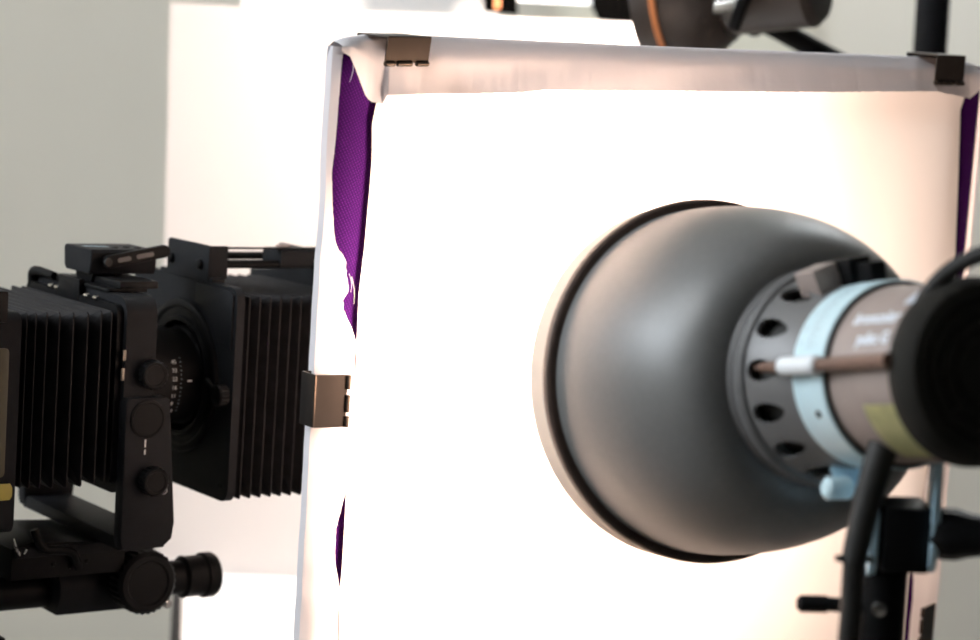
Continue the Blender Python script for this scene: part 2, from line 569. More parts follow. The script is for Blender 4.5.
# sticker
def cyl_patch(z0, z1, a0, a1, r, n=10):
    bm = bmesh.new()
    p = [bm.verts.new(sp(z0, r, a0 + (a1 - a0) * k / n)) for k in range(n + 1)]
    q = [bm.verts.new(sp(z1, r, a0 + (a1 - a0) * k / n)) for k in range(n + 1)]
    for k in range(n):
        bm.faces.new((p[k], p[k + 1], q[k + 1], q[k]))
    bmesh.ops.solidify(bm, geom=bm.faces, thickness=.0002)
    return bm
s_ = finish('label_sticker', cyl_patch(.247, .2755, 199, 245, .04720), YELL, body)
s_['label'] = 'pale yellow rating sticker'
s2 = finish('label_sticker', cyl_patch(.266, .275, 116, 131, .0470), INKB, body)
s2['label'] = 'small pale blue sticker by the rear cap'
# locking bar along the side with white sleeve
bm = bmesh.new()
tube_path(bm, [sp(.160, .0575, 174), sp(.170, .0562, 174), sp(.20, .0552, 174), sp(.24, .0515, 173), sp(.280, .0500, 172)], [.0008, .0030, .0036, .0038, .0040], 14, 5)
bar = finish('locking_bar', bm, BROWN, st, 40)
bm = bmesh.new()
rod(bm, sp(.186, .0560, 174), sp(.2195, .0535, 173.6), .0052, 20, .0012)
finish('sleeve', bm, WHITEP, bar)
# rear cap with concentric grille
bm = bmesh.new()
lathe(bm, [(.276, .0440), (.276, .0478), (.278, .0486), (.284, .0484), (.290, .0470), (.2935, .0440), (.2945, .038), (.293, .037), (.2925, .034),
           (.2945, .033), (.2945, .030), (.2925, .029), (.2925, .026), (.2945, .025), (.2945, .022), (.2925, .021), (.2925, .018), (.2945, .017), (.2945, .0)], 80)
cap = finish('rear_cap', bm, CAPM, st, 30)
cap['label'] = 'black rear cap with concentric grille'
for a in range(0, 360, 45):
    bm = bmesh.new()
    box(bm, (.026, 0, .2937), (.016, .0025, .0022))
    bmesh.ops.rotate(bm, verts=bm.verts, cent=(0, 0, 0), matrix=Matrix.Rotation(radians(a), 3, 'Z'))
    finish('grille_bar', bm, CAPM, cap)
inv = st.matrix_world.inverted()
def wl_(p):
    return inv @ Vector(p)
# cable arching from the rear cap out to the right
bm = bmesh.new()
tube_path(bm, [(.2160, 1.166, 1.196), (.2175, 1.163, 1.2115), (.2215, 1.160, 1.2225), (.2320, 1.155, 1.2350), (.2480, 1.146, 1.2440), (.2750, 1.135, 1.2440), (.31, 1.12, 1.20), (.36, 1.10, 1.0), (.42, 1.08, .5), (.48, 1.06, .008), (.7, .9, .006)], .0044, 14, 6)
tag(finish('sync_cable', bm, RUB, None, 40), 'thin black cable arching over the rear cap of the near strobe', 'cable')
# thick power cable with strain relief
pc = thing('power_cable', 'thick black cable hanging down in front of the light stand', 'cable')
bm = bmesh.new()
tube_path(bm, [(.2150, 1.205, 1.150), (.2075, 1.186, 1.138), (.2002, 1.180, 1.110), (.1950, 1.177, 1.082), (.1942, 1.176, 1.0755)], [.0078, .0080, .0074, .0068, .0066], 18, 6)
sleeve = finish('cable_sleeve', bm, RUB, pc, 40)
bm = bmesh.new()
tube_path(bm, [(.1942, 1.176, 1.0775), (.1945, 1.1765, 1.05), (.1960, 1.176, 1.0), (.21, 1.15, .8), (.24, 1.05, .4), (.26, .95, .012), (.24, .8, .008), (.2, .4, .008)], .0058, 16, 6)
finish('cord', bm, RUB, pc, 40)
for s in (-1, 1):
    bm = bmesh.new()
    d_ = Vector((s * .95, -.2, 0)).normalized()
    box(bm, Vector((.1942, 1.176, 1.0790)) + d_ * .0080, (.004, .003, .003))
    finish('relief_tab', bm, RUB, sleeve)
# yoke bracket below the band
def wbox(name, c, s, m, parent, bev=.001, rz=0.0, invm=None):
    bm = bmesh.new()
    box(bm, (0, 0, 0), s, bev, rot=Matrix.Rotation(rz, 3, 'Z'))
    im = invm or inv
    for v in bm.verts:
        v.co = im @ (v.co + Vector(c))
    return finish(name, bm, m, parent)
bm = bmesh.new()
poly = [(-.0095, .030), (.0095, .030), (.0095, -.006), (.006, -.014), (-.006, -.014), (-.0095, -.006)]
prism(bm, poly, -.003, .003, lambda u, v, h: wl_(Vector((.1985, 1.2420, 1.1180)) + Vector((u, h, v))), .0008)
tab = finish('yoke_tab', bm, LBLUED, st)
bm = bmesh.new()
lathe(bm, [(0, 0), (0, .0032), (.0016, .0026), (.0016, 0)], 14, wl_((.1985, 1.2390, 1.1230)), inv.to_3x3() @ Vector((0, -1, 0)))
finish('screw', bm, CHROME, tab)
bm = bmesh.new()
rod(bm, wl_((.2000, 1.2350, 1.1042)), wl_((.1845, 1.2300, 1.1042)), .0063, 18, .002)
finish('yoke_pin', bm, LBLUE, st)
def cheek(name, c, h0, h1, w):
    bm = bmesh.new()
    n = 10
    poly = [(-w, h1), (w, h1)] + [(w * cos(a), h0 + w * .9 + w * .9 * sin(a)) for a in [-pi * k / n for k in range(n + 1)]]
    prism(bm, poly, -.0022, .0022, lambda u, v, h: wl_(Vector(c) + Vector((h + .1 * u, u, v))), .0006)
    return finish(name, bm, LBLUED, st)
cheek('yoke_cheek', (.2125, 1.2330, 0), 1.0560, 1.150, .020)
cheek('yoke_cheek', (.2435, 1.2250, 0), 1.0620, 1.150, .020)
bm = bmesh.new()
box(bm, (0, 0, 0), (.026, .034, .036), .003)
for v in bm.verts:
    v.co = wl_(v.co + Vector((.2282, 1.229, 1.0810)))
hub = finish('tilt_hub', bm, BLK, st)
bm = bmesh.new()
d_ = (inv.to_3x3() @ Vector((.86, -.46, .08))).normalized()
lathe(bm, [(0, 0), (0, .0135), (.004, .0140), (.010, .0140), (.018, .0118), (.030, .0100), (.050, .0085), (.060, .006), (.062, 0)], 20, wl_((.2450, 1.217, 1.0850)), d_, gear=(.0110, .0008))
kn = finish('tilt_knob', bm, BLK, st)

# light stand under the strobe
ls = thing('light_stand', 'black light stand with a tommy lever carrying the grey strobe', 'light stand', Matrix.Translation((.2200, 1.231, 0)))
bm = bmesh.new()
lathe(bm, [(1.062, 0), (1.062, .0115), (1.060, .0130), (1.018, .0130), (1.016, .0115), (1.016, 0)], 28)
sk = finish('socket', bm, BLK, ls)
bm = bmesh.new()
rod(bm, (-.005, -.004, 1.0405), (-.031, -.002, 1.0405), .0040, 14)
rod(bm, (-.028, -.002, 1.0405), (-.0465, -.001, 1.0398), .0048, 16, .0022)
finish('tommy_lever', bm, BLK, sk)
bm = bmesh.new()
lathe(bm, [(0, 0), (0, .0044), (.0018, .0038), (.0024, 0)], 16, (-.003, -.0118, 1.0415), (-.2, -1, 0))
finish('screw', bm, CHROME, sk)
bm = bmesh.new()
rod(bm, (0, 0, .45), (0, 0, 1.02), .0125, 24)
finish('upper_pole', bm, BLK, ls)
bm = bmesh.new()
rod(bm, (0, 0, .10), (0, 0, .50), .0155, 24)
finish('lower_pole', bm, BLK, ls)
bm = bmesh.new()
lathe(bm, [(.46, 0), (.46, .02), (.47, .022), (.50, .022), (.51, .02), (.51, 0)], 24)
finish('pole_collar', bm, BLK, ls)
for k in range(3):
    a = radians(90 + 120 * k)
    bm = bmesh.new()
    rod(bm, (.014 * cos(a), .014 * sin(a), .42), (.28 * cos(a), .28 * sin(a), .012), .009, 14)
    finish('leg', bm, BLK, ls)

# ------------------------------------------------------------------ paper diffusion frame
FO = Vector((-.1059, 1.4599, 1.3303))
FU = Vector((.7660, .6428, 0)).normalized()
FVv = Vector((.0191, -.0227, .9996)).normalized()
FN = FVv.cross(FU).normalized()          # away from the viewer
FVv = FU.cross(FN)
FM = mtx(FO, FU, FN, FVv)
ff = thing('diffusion_frame', 'white paper diffusion frame with torn edges over purple webbing', 'diffuser frame', FM)
FWD, FH, BW, BD = .642, .70, .043, .007
def fbar(name, x0, x1, z0, z1, m, y0=0.0, y1=BD):
    return finish(name, bx(x0, x1, y0, y1, z0, z1, .003), m, ff)
BARC = [(0, .0135), (.004, .0090), (.008, .0054), (.012, .0030), (.017, .0013), (.023, .0004), (.043, .0003)]
bm = bmesh.new()
prism(bm, [(.0055, .0078)] + BARC[2:] + [(.043, .0125), (.0055, .0125)], -FH, -.004, lambda u, v, h: Vector((u, v, h)))
o_ = finish('side_bar', bm, PURP, ff, 40)
o_['label'] = 'purple webbing wrapped bar'
o_ = fbar('side_bar', FWD - BW, FWD + .002, -FH, -.004, PURP)
o_['label'] = 'purple webbing wrapped bar'
fbar('top_bar', BW, FWD - BW, -BW, -.004, ALU, .002, BD)
fbar('bottom_bar', BW, FWD - BW, -FH, -FH + BW, ALU, .002, BD)
for x in (BW / 2, FWD - BW / 2):
    bm = bmesh.new()
    foot = FM.inverted() @ Vector((0, 0, 0))
    top = Vector((x, BD / 2, -FH + .02))
    # leg runs along the bar down to the floor
    wz = (FM @ top).z
    L = wz / FVv.z
    rod(bm, top, top - Vector((0, 0, L - .013)), .011, 16)
    lg = finish('leg', bm, ALU, ff)
    bm = bmesh.new()
    vs = box(bm, (0, 0, 0), (.05, .30, .012), .002)
    base = FM @ (top - Vector((0, 0, L)))
    Mi = FM.inverted()
    rz = Matrix.Rotation(atan2(FU.y, FU.x), 3, 'Z')
    for v in bm.verts:
        v.co = Mi @ (rz @ v.co + Vector((base.x, base.y, .0065)))
    finish('foot', bm, ALU, lg)

g1L = [(-.0086, .0075), (-.0224, .0066), (-.0622, .0055), (-.0856, .0039), (-.1054, .0063), (-.1273, .0097), (-.1398, .0173), (-.1594, .0204), (-.1651, .0165), (-.1736, .0186), (-.1851, .0253), (-.1938, .0287)]
g1R = [(-.0085, .0370), (-.0379, .0343), (-.0519, .0316), (-.0756, .0330), (-.0982, .0323), (-.1331, .0307), (-.1623, .0283), (-.1938, .0289)]
g2L = [(-.2905, .0266), (-.3161, .0207), (-.3390, .0213), (-.3523, .0246), (-.3572, .0258)]
g2R = [(-.2905, .0267), (-.3067, .0268), (-.3424, .0267), (-.3572, .0259)]
r1L = [(-.0180, .6230), (-.0273, .6208), (-.0393, .6164), (-.0955, .6220), (-.1591, .6274), (-.1936, .6299), (-.205, .632)]
r1R = [(-.0180, .6430), (-.0958, .6438), (-.1700, .6436), (-.192, .637), (-.205, .632)]
r2L = [(-.4147, .6080), (-.4213, .6064), (-.4596, .6066), (-.50, .6077), (-.56, .612)]
r2R = [(-.4148, .6087), (-.4263, .6121), (-.4519, .6131), (-.50, .6129), (-.56, .613)]
def desc(tab):                     # tables run downwards: turn z into an increasing key
    return [(-z, x) for z, x in tab]
TAB = {k: desc(v) for k, v in dict(g1L=g1L, g1R=g1R, g2L=g2L, g2R=g2R, r1L=r1L, r1R=r1R, r2L=r2L, r2R=r2R).items()}
def jag(z, s, k):
    return s * (noise.noise(Vector((z * 260, k, 0))) + .6 * noise.noise(Vector((z * 900, k + 7, 0))))
def left_edges(d):
    """(wrap inner edge, sheet left edge) at depth d below the top"""
    if .0086 <= d <= .1938:
        return interp(TAB['g1L'], d) + jag(d, .0012 if d > .11 else .0003, 1), interp(TAB['g1R'], d)
    if .2905 <= d <= .3572:
        return interp(TAB['g2L'], d) + jag(d, .0004, 3), interp(TAB['g2R'], d)
    m_ = interp([(.1938, .0288), (.24, .030), (.2905, .0266), (.3572, .0258), (.45, .03)], d)
    return m_, m_
def right_edges(d):
    if .018 <= d <= .205:
        return interp(TAB['r1L'], d), interp(TAB['r1R'], d)
    if .4147 <= d <= .56:
        return interp(TAB['r2L'], d), interp(TAB['r2R'], d)
    m_ = interp([(.205, .632), (.30, .62), (.4147, .6083), (.56, .6125), (.7, .62)], d)
    return m_, m_
def bulge(x, d):
    n = noise.noise(Vector((x * 7, d * 7, 2.3))) * .0022 + noise.noise(Vector((x * 22, d * 9, 5.1))) * .0007
    return n
NR = 260
rows = [.004 + (FH + .004 - .004) * k / NR for k in range(NR + 1)]
rows += [.0086, .1938, .2905, .3572, .018, .205, .4147, .56]
rows = sorted(rows)
def sheet(name, fL, fR, cols, yfun, m, lab=None):
    bm = bmesh.new()
    prev = None
    for d in rows:
        a, b = fL(d), fR(d)
        row = [bm.verts.new((a + (b - a) * k / cols, yfun(a + (b - a) * k / cols, d, k / cols), -d)) for k in range(cols + 1)]
        if prev:
            for k in range(cols):
                bm.faces.new((prev[k], prev[k + 1], row[k + 1], row[k]))
        prev = row
    bmesh.ops.remove_doubles(bm, verts=bm.verts, dist=1e-5)
    o = finish(name, bm, m, ff, 60)
    if lab:
        o['label'] = lab
    return o
def y_main(x, d, q):
    e = min(q, 1 - q) * .6
    return -.0045 - bulge(x, d) * min(1, e * 12) + .0012 * max(0, 1 - e * 60)
sheet('paper_sheet', lambda d: left_edges(d)[1], lambda d: right_edges(d)[0], 46, y_main, PAPER, 'large sheet of white diffusion paper')
def wrinkle(x, d):
    return .0009 * noise.noise(Vector((x * 60, d * 22, 9))) + .0005 * noise.noise(Vector((x * 150, d * 60, 4)))
def wl_out(d):
    return .0042 - .004 * d + .0006 * noise.noise(Vector((d * 14, 3, 3)))
def on_bar(x):
    """where on the rounded bar a tear edge lies that is measured on the flat front"""
    v = x
    for _ in range(12):
        v = .5 * v + .5 * (x + .84 * max(0, interp(BARC, v) - .0032))
    return v
sheet('paper_wrap', wl_out, lambda d: max(wl_out(d) + .0012, on_bar(left_edges(d)[0])), 14, lambda x, d, q: interp(BARC, x) - .0032 + wrinkle(x, d), PAPERF, 'torn white paper strip round the side bar')
sheet('paper_wrap', lambda d: right_edges(d)[1], lambda d: .6455, 6, lambda x, d, q: -.0036 + wrinkle(x, d), PAPERF, 'torn white paper strip round the side bar')
# the returns of the wrap round the outer sides
sheet('paper_return', wl_out, lambda d: wl_out(d) - .0010, 4, lambda x, d, q: interp(BARC, wl_out(d)) - .0032 + wrinkle(wl_out(d), d) + q * .005, PAPERF)
sheet('paper_return', lambda d: .6455, lambda d: .6450, 4, lambda x, d, q: -.0036 + wrinkle(.6455, d) + q * .012, PAPERF)
# flap folded over the top bar
flow = [(.0030, -.006), (.0050, -.0075), (.0098, -.0095), (.0161, -.0203), (.0232, -.0329), (.0283, -.0373), (.0343, -.0379), (.0371, -.0385), (.0407, -.0327), (.0657, -.0311), (.1098, -.0299), (.1477, -.0287), (.1723, -.0264), (.2123, -.0265), (.3261, -.0256), (.4531, -.0247), (.5735, -.0231), (.6186, -.0289), (.6384, -.0182), (.6455, -.016)]
ftop = [(.0030, -.0008), (.0036, 0.0), (.013, .0022), (.0365, .0054), (.077, .0046), (.245, .0031), (.4278, .0025), (.5712, .0019), (.6200, .0005), (.6455, -.005)]
bm = bmesh.new()
prev = None
NX = 230
xs = sorted([.0030 + (.6425) * k / NX for k in range(NX + 1)] + [a for a, b in flow[1:-1]])
for x in xs:
    zt = interp(ftop, x)
    zl = interp(flow, x) + (jag(x, .0006, 11) if x > .012 else 0)
    roll = .0014 + .0022 * noise.noise(Vector((x * 9, 1.7, 0))) + .0016 * noise.noise(Vector((x * 40, 4.7, 0)))
    wr = .0012 * noise.noise(Vector((x * 55, 8.1, 0)))
    h = zt - zl
    curl = interp([(0, .001), (.012, .005), (.030, .012), (.055, .021), (.10, .027), (.25, .028), (.45, .024), (.60, .014), (.645, .006)], x) * (1 + .25 * noise.noise(Vector((x * 12, 6.6, 0))))
    pts = [(BD + .003, zt - .030), (BD + .0035, zt - .012), (BD + .001, zt - .003), (BD * .5, zt), (.000, zt - .0006)]
    NP = 10
    for k in range(1, NP + 1):
        q = k / NP
        pts.append((-.0062 * min(1, q * 3) - curl * q ** 1.15 + .0016 * sin(q * 5 + x * 30) * q * (1 - q), zt - .0006 + (zl - zt + .0006) * q + wr * q * (1 - q) * 3))
    row = [bm.verts.new((x + .78 * min(0, y + .006), y, z)) for y, z in pts]
    if prev:
        for k in range(len(pts) - 1):
            bm.faces.new((prev[k], prev[k + 1], row[k + 1], row[k]))
    prev = row
fl = finish('paper_flap', bm, PAPERF, ff, 60)
fl['label'] = 'torn paper flap folded over the top bar'
# loose threads at the tear
for (x0, z0, x1, z1) in ((.0130, -.012, .0105, -.026), (.0205, -.150, .0235, -.168), (.0185, -.148, .0205, -.160)):
    bm = bmesh.new()
    tube_path(bm, [(x0, -.0050, z0), ((x0 + x1) / 2 + .0006, -.0060, (z0 + z1) / 2), (x1, -.0052, z1)], [.00022, .00018, .0001], 6, 4)
    finish('loose_thread', bm, PAPERF, ff)

# binder clips: local x = along the edge, z = from jaws (0) to spine, y = depth
def clip(label, org, ang, w, h, y0=-.0046, yj0=-.0105):
    t = thing('binder_clip', label, 'clip', FM @ Matrix.Translation(org) @ Matrix.Rotation(ang, 4, 'Y'), 'clips on the paper frame')
    y1 = BD + .004
    for side in (0, 1):
        bm = bmesh.new()
        ys, yj = (y0, yj0) if side == 0 else (y1, y1 - .004)
        poly = [(-w / 2, 0), (w / 2, 0), (w / 2, h), (-w / 2, h)]
        t0 = .0009 if side == 0 else -.0009
        prism(bm, poly, 0, 1, lambda u, v, k: Vector((u, yj + (ys - yj) * v / h + (t0 if k else 0), v)))
        pl = finish('jaw_plate', bm, BLKG, t, 30)
        # rolled lip with a gap where the handle seats
        for (a, c) in ((-w / 2, -w * .28), (-w * .22, w * .12), (w * .22, w / 2)):
            bm = bmesh.new()
            rod(bm, (a, yj, -.0004), (c, yj, -.0004), .0019, 12, .0004)
            finish('rolled_lip', bm, BLKG, pl)
    finish('spine', bx(-w / 2, w / 2, y0, y1, h - .0004, h + .0010, .0004), BLKG, t)
    # rear wire handle standing up behind the frame
    bm = bmesh.new()
    tube_path(bm, [(-w * .25, y1, 0), (-w * .20, y1 + .004, -.006), (-w * .10, y1 + .006, -.022), (w * .10, y1 + .006, -.022), (w * .20, y1 + .004, -.006), (w * .25, y1, 0)], .0009, 8, 5)
    finish('wire_handle', bm, CHROME, t)
    return t
clip('glossy black binder clip at the top left corner of the paper frame', (.0440, 0, -.0120), radians(-1), .0345, .0160, -.0222, -.0196)
clip('black binder clip on the left edge of the frame beside the bellows', (.0180, 0, -.2300), radians(-90), .0345, .0205)
clip('black binder clip at the top right corner before the stand pole', (.5790, 0, -.0165), 0, .0345, .0205, -.0200, -.0200)
clip('black binder clip low on the right edge of the frame', (.6200, 0, -.4660), radians(90), .0345, .0215)

# ------------------------------------------------------------------ view camera
VA = Vector((.80873976, .58758383, -.02617695))
VSs = Vector((.58778525, -.80901699, 0))
VZ = Vector((.0211776, .01538642, .99965732))
VO = Vector((-.2337, 1.7629, 1.0650))
VM = mtx(VO, VSs, VA, VZ) @ Matrix.Scale(1.11, 4)   # enlarged and moved back from the viewpoint so the paper frame blocks the strobe
#          # local x = side towards the viewer, y = optical axis, z = up
vc = thing('bellows_camera', 'black large format bellows camera on a rail with a pleated lens shade', 'camera', VM)
def bellows(name, rings, m, parent):
    bm = bmesh.new()
    prev = None
    for (a, hs, zb, zt, c, hf) in rings:
        pts = [(-hf + c, zb), (hs - c, zb), (hs, zb + c), (hs, zt - c), (hs - c, zt), (-hf + c, zt), (-hf, zt - c), (-hf, zb + c)]
        row = [bm.verts.new((x, a, z)) for x, z in pts]
        if prev:
            for k in range(8):
                bm.faces.new((prev[k], prev[(k + 1) % 8], row[(k + 1) % 8], row[k]))
        prev = row
    return finish(name, bm, m, parent, 12)
# lens shade bellows
r_ = []
n = 11
for k in range(n):
    a0 = .0035 + .0080 * k
    r_.append((a0, .0640, -.0680, .0570, .0085, .052))
    r_.append((a0 + .0036, .0722, -.0745, .0635, .0012, .058))
    r_.append((a0 + .0044, .0722, -.0745, .0635, .0012, .058))
r_.append((.0035 + .0080 * n, .0640, -.0680, .0570, .0085, .052))
sb = bellows('shade_bellows', r_, BELL, vc)
sb['label'] = 'pleated black lens shade'
# shade rear plate with hole
def plate_with_hole(a0, a1, poly, rh, cz=0.0, nseg=64):
    """outer polygon resampled by angle so it bridges to the round hole"""
    bm = bmesh.new()
    def outer(ang):
        dx, dz = cos(ang), sin(ang)
        best = None
        for (p, q) in zip(poly, poly[1:] + poly[:1]):
            ex, ez = q[0] - p[0], q[1] - p[1]
            den = dx * ez - dz * ex
            if abs(den) < 1e-9:
                continue
            t = (p[0] * ez - (p[1] - cz) * ex) / den
            u = (p[0] * dz - (p[1] - cz) * dx) / den
            if t > 0 and -1e-6 <= u <= 1 + 1e-6 and (best is None or t < best):
                best = t
        return (dx * best, cz + dz * best)
    angs = sorted({2 * pi * k / nseg for k in range(nseg)} | {atan2(p[1] - cz, p[0]) % (2 * pi) for p in poly})
    L = []
    for a in (a0, a1):
        L.append([bm.verts.new((x, a, z)) for x, z in (outer(g) for g in angs)])
        L.append([bm.verts.new((rh * cos(g), a, cz + rh * sin(g))) for g in angs])
    n_ = len(angs)
    for k in range(n_):
        j = (k + 1) % n_
        bm.faces.new((L[0][k], L[0][j], L[1][j], L[1][k]))
        bm.faces.new((L[2][k], L[3][k], L[3][j], L[2][j]))
        bm.faces.new((L[0][k], L[2][k], L[2][j], L[0][j]))
        bm.faces.new((L[1][k], L[1][j], L[3][j], L[3][k]))
    return bm
ppoly = rrect(-.0755, .0735, -.0765, .0690, .009, 4)
pl = finish('shade_plate', plate_with_hole(-.0030, .0030, ppoly, .040), BLKP, vc, 30)
bm = bmesh.new()
prism(bm, rrect(-.0750, .0730, -.0760, .0685, .009, 4), .0032, .0042, lambda u, v, h: Vector((u, h, v)))
# raised ring and stepped relief on the plate
bm.free()
bm = bmesh.new()
lathe(bm, [(-.0030, .0535), (-.0052, .0530), (-.0060, .0515), (-.0060, .0490), (-.0045, .0470), (-.0045, .0420), (-.0065, .0410), (-.0065, .0385), (-.0030, .0385)], 72, (0, 0, 0), (0, 1, 0))
finish('lens_ring', bm, BLK, pl, 30)
bm = bmesh.new()
prism(bm, [(.018, .0535), (.0345, .0525), (.0530, .0300), (.0700, .0270), (.0700, .0640), (.066, .0665), (.018, .0665)], -.0046, -.0030, lambda u, v, h: Vector((u, h, v)), .0005)
finish('raised_step', bm, BLKP, pl, 30)
for (x, z) in ((.063, -.066), (-.063, -.066)):
    bm = bmesh.new()
    lathe(bm, [(0, 0), (0, .0022), (.0006, .0018), (.0006, .0010), (.0002, 0)], 14, (x, -.0030, z), (0, -1, 0))
    finish('screw', bm, BLK, pl)
def knob(name, org, d, r, h, parent, n=28, m=BLK, notch=.0006):
    bm = bmesh.new()
    lathe(bm, [(0, 0), (0, r * .80), (h * .15, r), (h * .85, r), (h, r * .86), (h, r * .70), (h * .93, r * .66), (h * .93, 0)], n * 2, org, d, gear=(r * .9, notch))
    return finish(name, bm, m, parent, 30)
kb = knob('lock_knob', (.0650, -.0032, -.0040), (0, -1, 0), .0075, .008, pl, 18)
bm = bmesh.new()
tube_path(bm, [(.060, -.006, -.003), (.050, -.007, .001), (.044, -.0065, .0035)], [.0022, .0020, .0018], 10, 4)
finish('lever', bm, BLK, kb)
# top bracket with screws
bm = bmesh.new()
prism(bm, [(-.026, .0685), (.0335, .0685), (.0335, .0925), (.0305, .0935), (-.024, .0935), (-.026, .0920)], -.0040, -.0012, lambda u, v, h: Vector((u, h, v)), .0006)
br = finish('shade_bracket', bm, BLKP, vc, 30)
bm = bmesh.new()
box(bm, (.0, .002, .0700), (.075, .010, .0035), .0008)
finish('bracket_foot', bm, BLKP, br)
bm = bmesh.new()
box(bm, (.0320, .0040, .0820), (.0030, .0140, .0225), .0006)
finish('bracket_side', bm, BLKP, br)
for x in (-.0185, .0225):
    bm = bmesh.new()
    lathe(bm, [(0, 0), (0, .0036), (.0022, .0034), (.0030, .0024), (.0030, 0)], 18, (x, -.0040, .0800), (0, -1, 0))
    finish('screw', bm, BLK, br)
for x in (.0290, -.0260):
    bm = bmesh.new()
    rod(bm, (x, -.001, .0805), (x, .1000, .0805), .0029, 18)
    finish('shade_rod', bm, BLK, vc)
bm = bmesh.new()
box(bm, (.028, .050, .0915), (.0050, .096, .0012), .0003)
finish('shade_strip', bm, BLK, vc)
bm = bmesh.new()
box(bm, (.020, .0750, .0845), (.026, .0440, .0120), .0012)
eb = finish('rod_carriage', bm, BLKP, vc)
bm = bmesh.new()
lathe(bm, [(0, 0), (0, .0055), (.0024, .0050), (.0030, 0)], 20, (.020, .0620, .0905), (0, 0, 1))
finish('thumb_screw', bm, BROWN, eb)
bm = bmesh.new()
prism(bm, [(-.0735, -.0765), (.0735, -.0765), (.0735, .066), (.034, .070), (.034, .089), (-.034, .089), (-.034, .070), (-.0735, .066)], .0905, .0950, lambda u, v, h: Vector((u, h, v)), .0006)
finish('shade_front_frame', bm, BLKP, vc, 30)

# lens with engraved aperture scale
bm = bmesh.new()
lathe(bm, [(-.062, .033), (-.050, .033), (-.048, .0375), (-.030, .0375), (-.029, .0350), (-.019, .0350), (-.018, .0330), (-.006, .0330), (-.004, .0345), (.004, .0345), (.004, .026), (-.002, .022), (-.002, 0)], 72, (0, 0, 0), (0, 1, 0))
ln = finish('lens', bm, BLK, vc, 30)
def lenscyl(r, a0, ang0):
    # upright lettering wrapped round the barrel, read from the viewer's side
    def fn(x, y):
        g = ang0 + y / r
        return Vector((r * cos(g), a0 + x, r * sin(g)))
    return fn
for k, s_ in enumerate(('45', '32', '22', '16', '11', '8', '5.6')):
    g = radians(24) - k * radians(9.6)
    finish('aperture_number', text_bm(s_, .0040, lenscyl(.0352, -.0262, g)), INK, ln, 0)
    for j in range(2):
        g2 = g + j * radians(4.8)
        bm = bmesh.new()
        f_ = lenscyl(.0352, -.0215, g2)
        bm.faces.new([bm.verts.new(f_(x, y)) for x, y in ((-.0004, -.0002), (.0006 + .0005 * (j == 0), -.0002), (.0006 + .0005 * (j == 0), .0002), (-.0004, .0002))])
        finish('aperture_tick', bm, INKG, ln, 0)
bm = bmesh.new()
f_ = lenscyl(.0333, -.0140, radians(2))
bm.faces.new([bm.verts.new(f_(x, y)) for x, y in ((-.0015, -.0006), (.0020, -.0006), (.0020, .0006), (-.0015, .0006))])
finish('index_mark', bm, INK, ln, 0)

# front standard
def ring_frame(name, a0, a1, ox, zb, zt, ix, izb, izt, m, parent, r=.010, bev=.0012):
    bm = bmesh.new()
    O_ = rrect(-ox, ox, zb, zt, r, 5)
    I_ = rrect(-ix, ix, izb, izt, r * .5, 5)
    V = [[bm.verts.new((x, a, z)) for x, z in P_] for a in (a0, a1) for P_ in (O_, I_)]
    n_ = len(O_)
    for k in range(n_):
        j = (k + 1) % n_
        bm.faces.new((V[0][k], V[0][j], V[1][j], V[1][k]))
        bm.faces.new((V[2][k], V[3][k], V[3][j], V[2][j]))
        bm.faces.new((V[0][k], V[2][k], V[2][j], V[0][j]))
        bm.faces.new((V[1][k], V[1][j], V[3][j], V[3][k]))
    if bev:
        es = [e for e in bm.edges if abs(e.verts[0].co.y - e.verts[1].co.y) < 1e-6 and len(e.link_faces) == 2 and e.calc_face_angle(0) > 1.2]
        bmesh.ops.bevel(bm, geom=es, offset=bev, segments=2, affect='EDGES')
    return finish(name, bm, m, parent, 30)
fs = ring_frame('front_standard', -.0845, -.0625, .0745, -.066, .0640, .056, -.054, .050, BLKP, vc, .012)
ring_frame('bellows_frame', -.0890, -.0845, .0700, -.0590, .0585, .054, -.05, .05, BLK, fs, .006)
# lens board closing the standard
bm = bmesh.new()
prism(bm, rrect(-.058, .058, -.056, .052, .004, 3), -.0720, -.0650, lambda u, v, h: Vector((u, h, v)))
finish('lens_board', bm, BLKP, fs, 30)
# chrome clips on the near post
for (z0, z1, a) in ((.0300, .0230, -.0853), (.0180, .0100, -.0858)):
    bm = bmesh.new()
    box(bm, (.0745, a, (z0 + z1) / 2), (.0016, .0022, z0 - z1), .0004)
    finish('side_catch', bm, DSTEEL, fs)
knob('tilt_knob', (.0745, -.0660, .0140), (1, 0, 0), .0098, .0085, fs, 20)
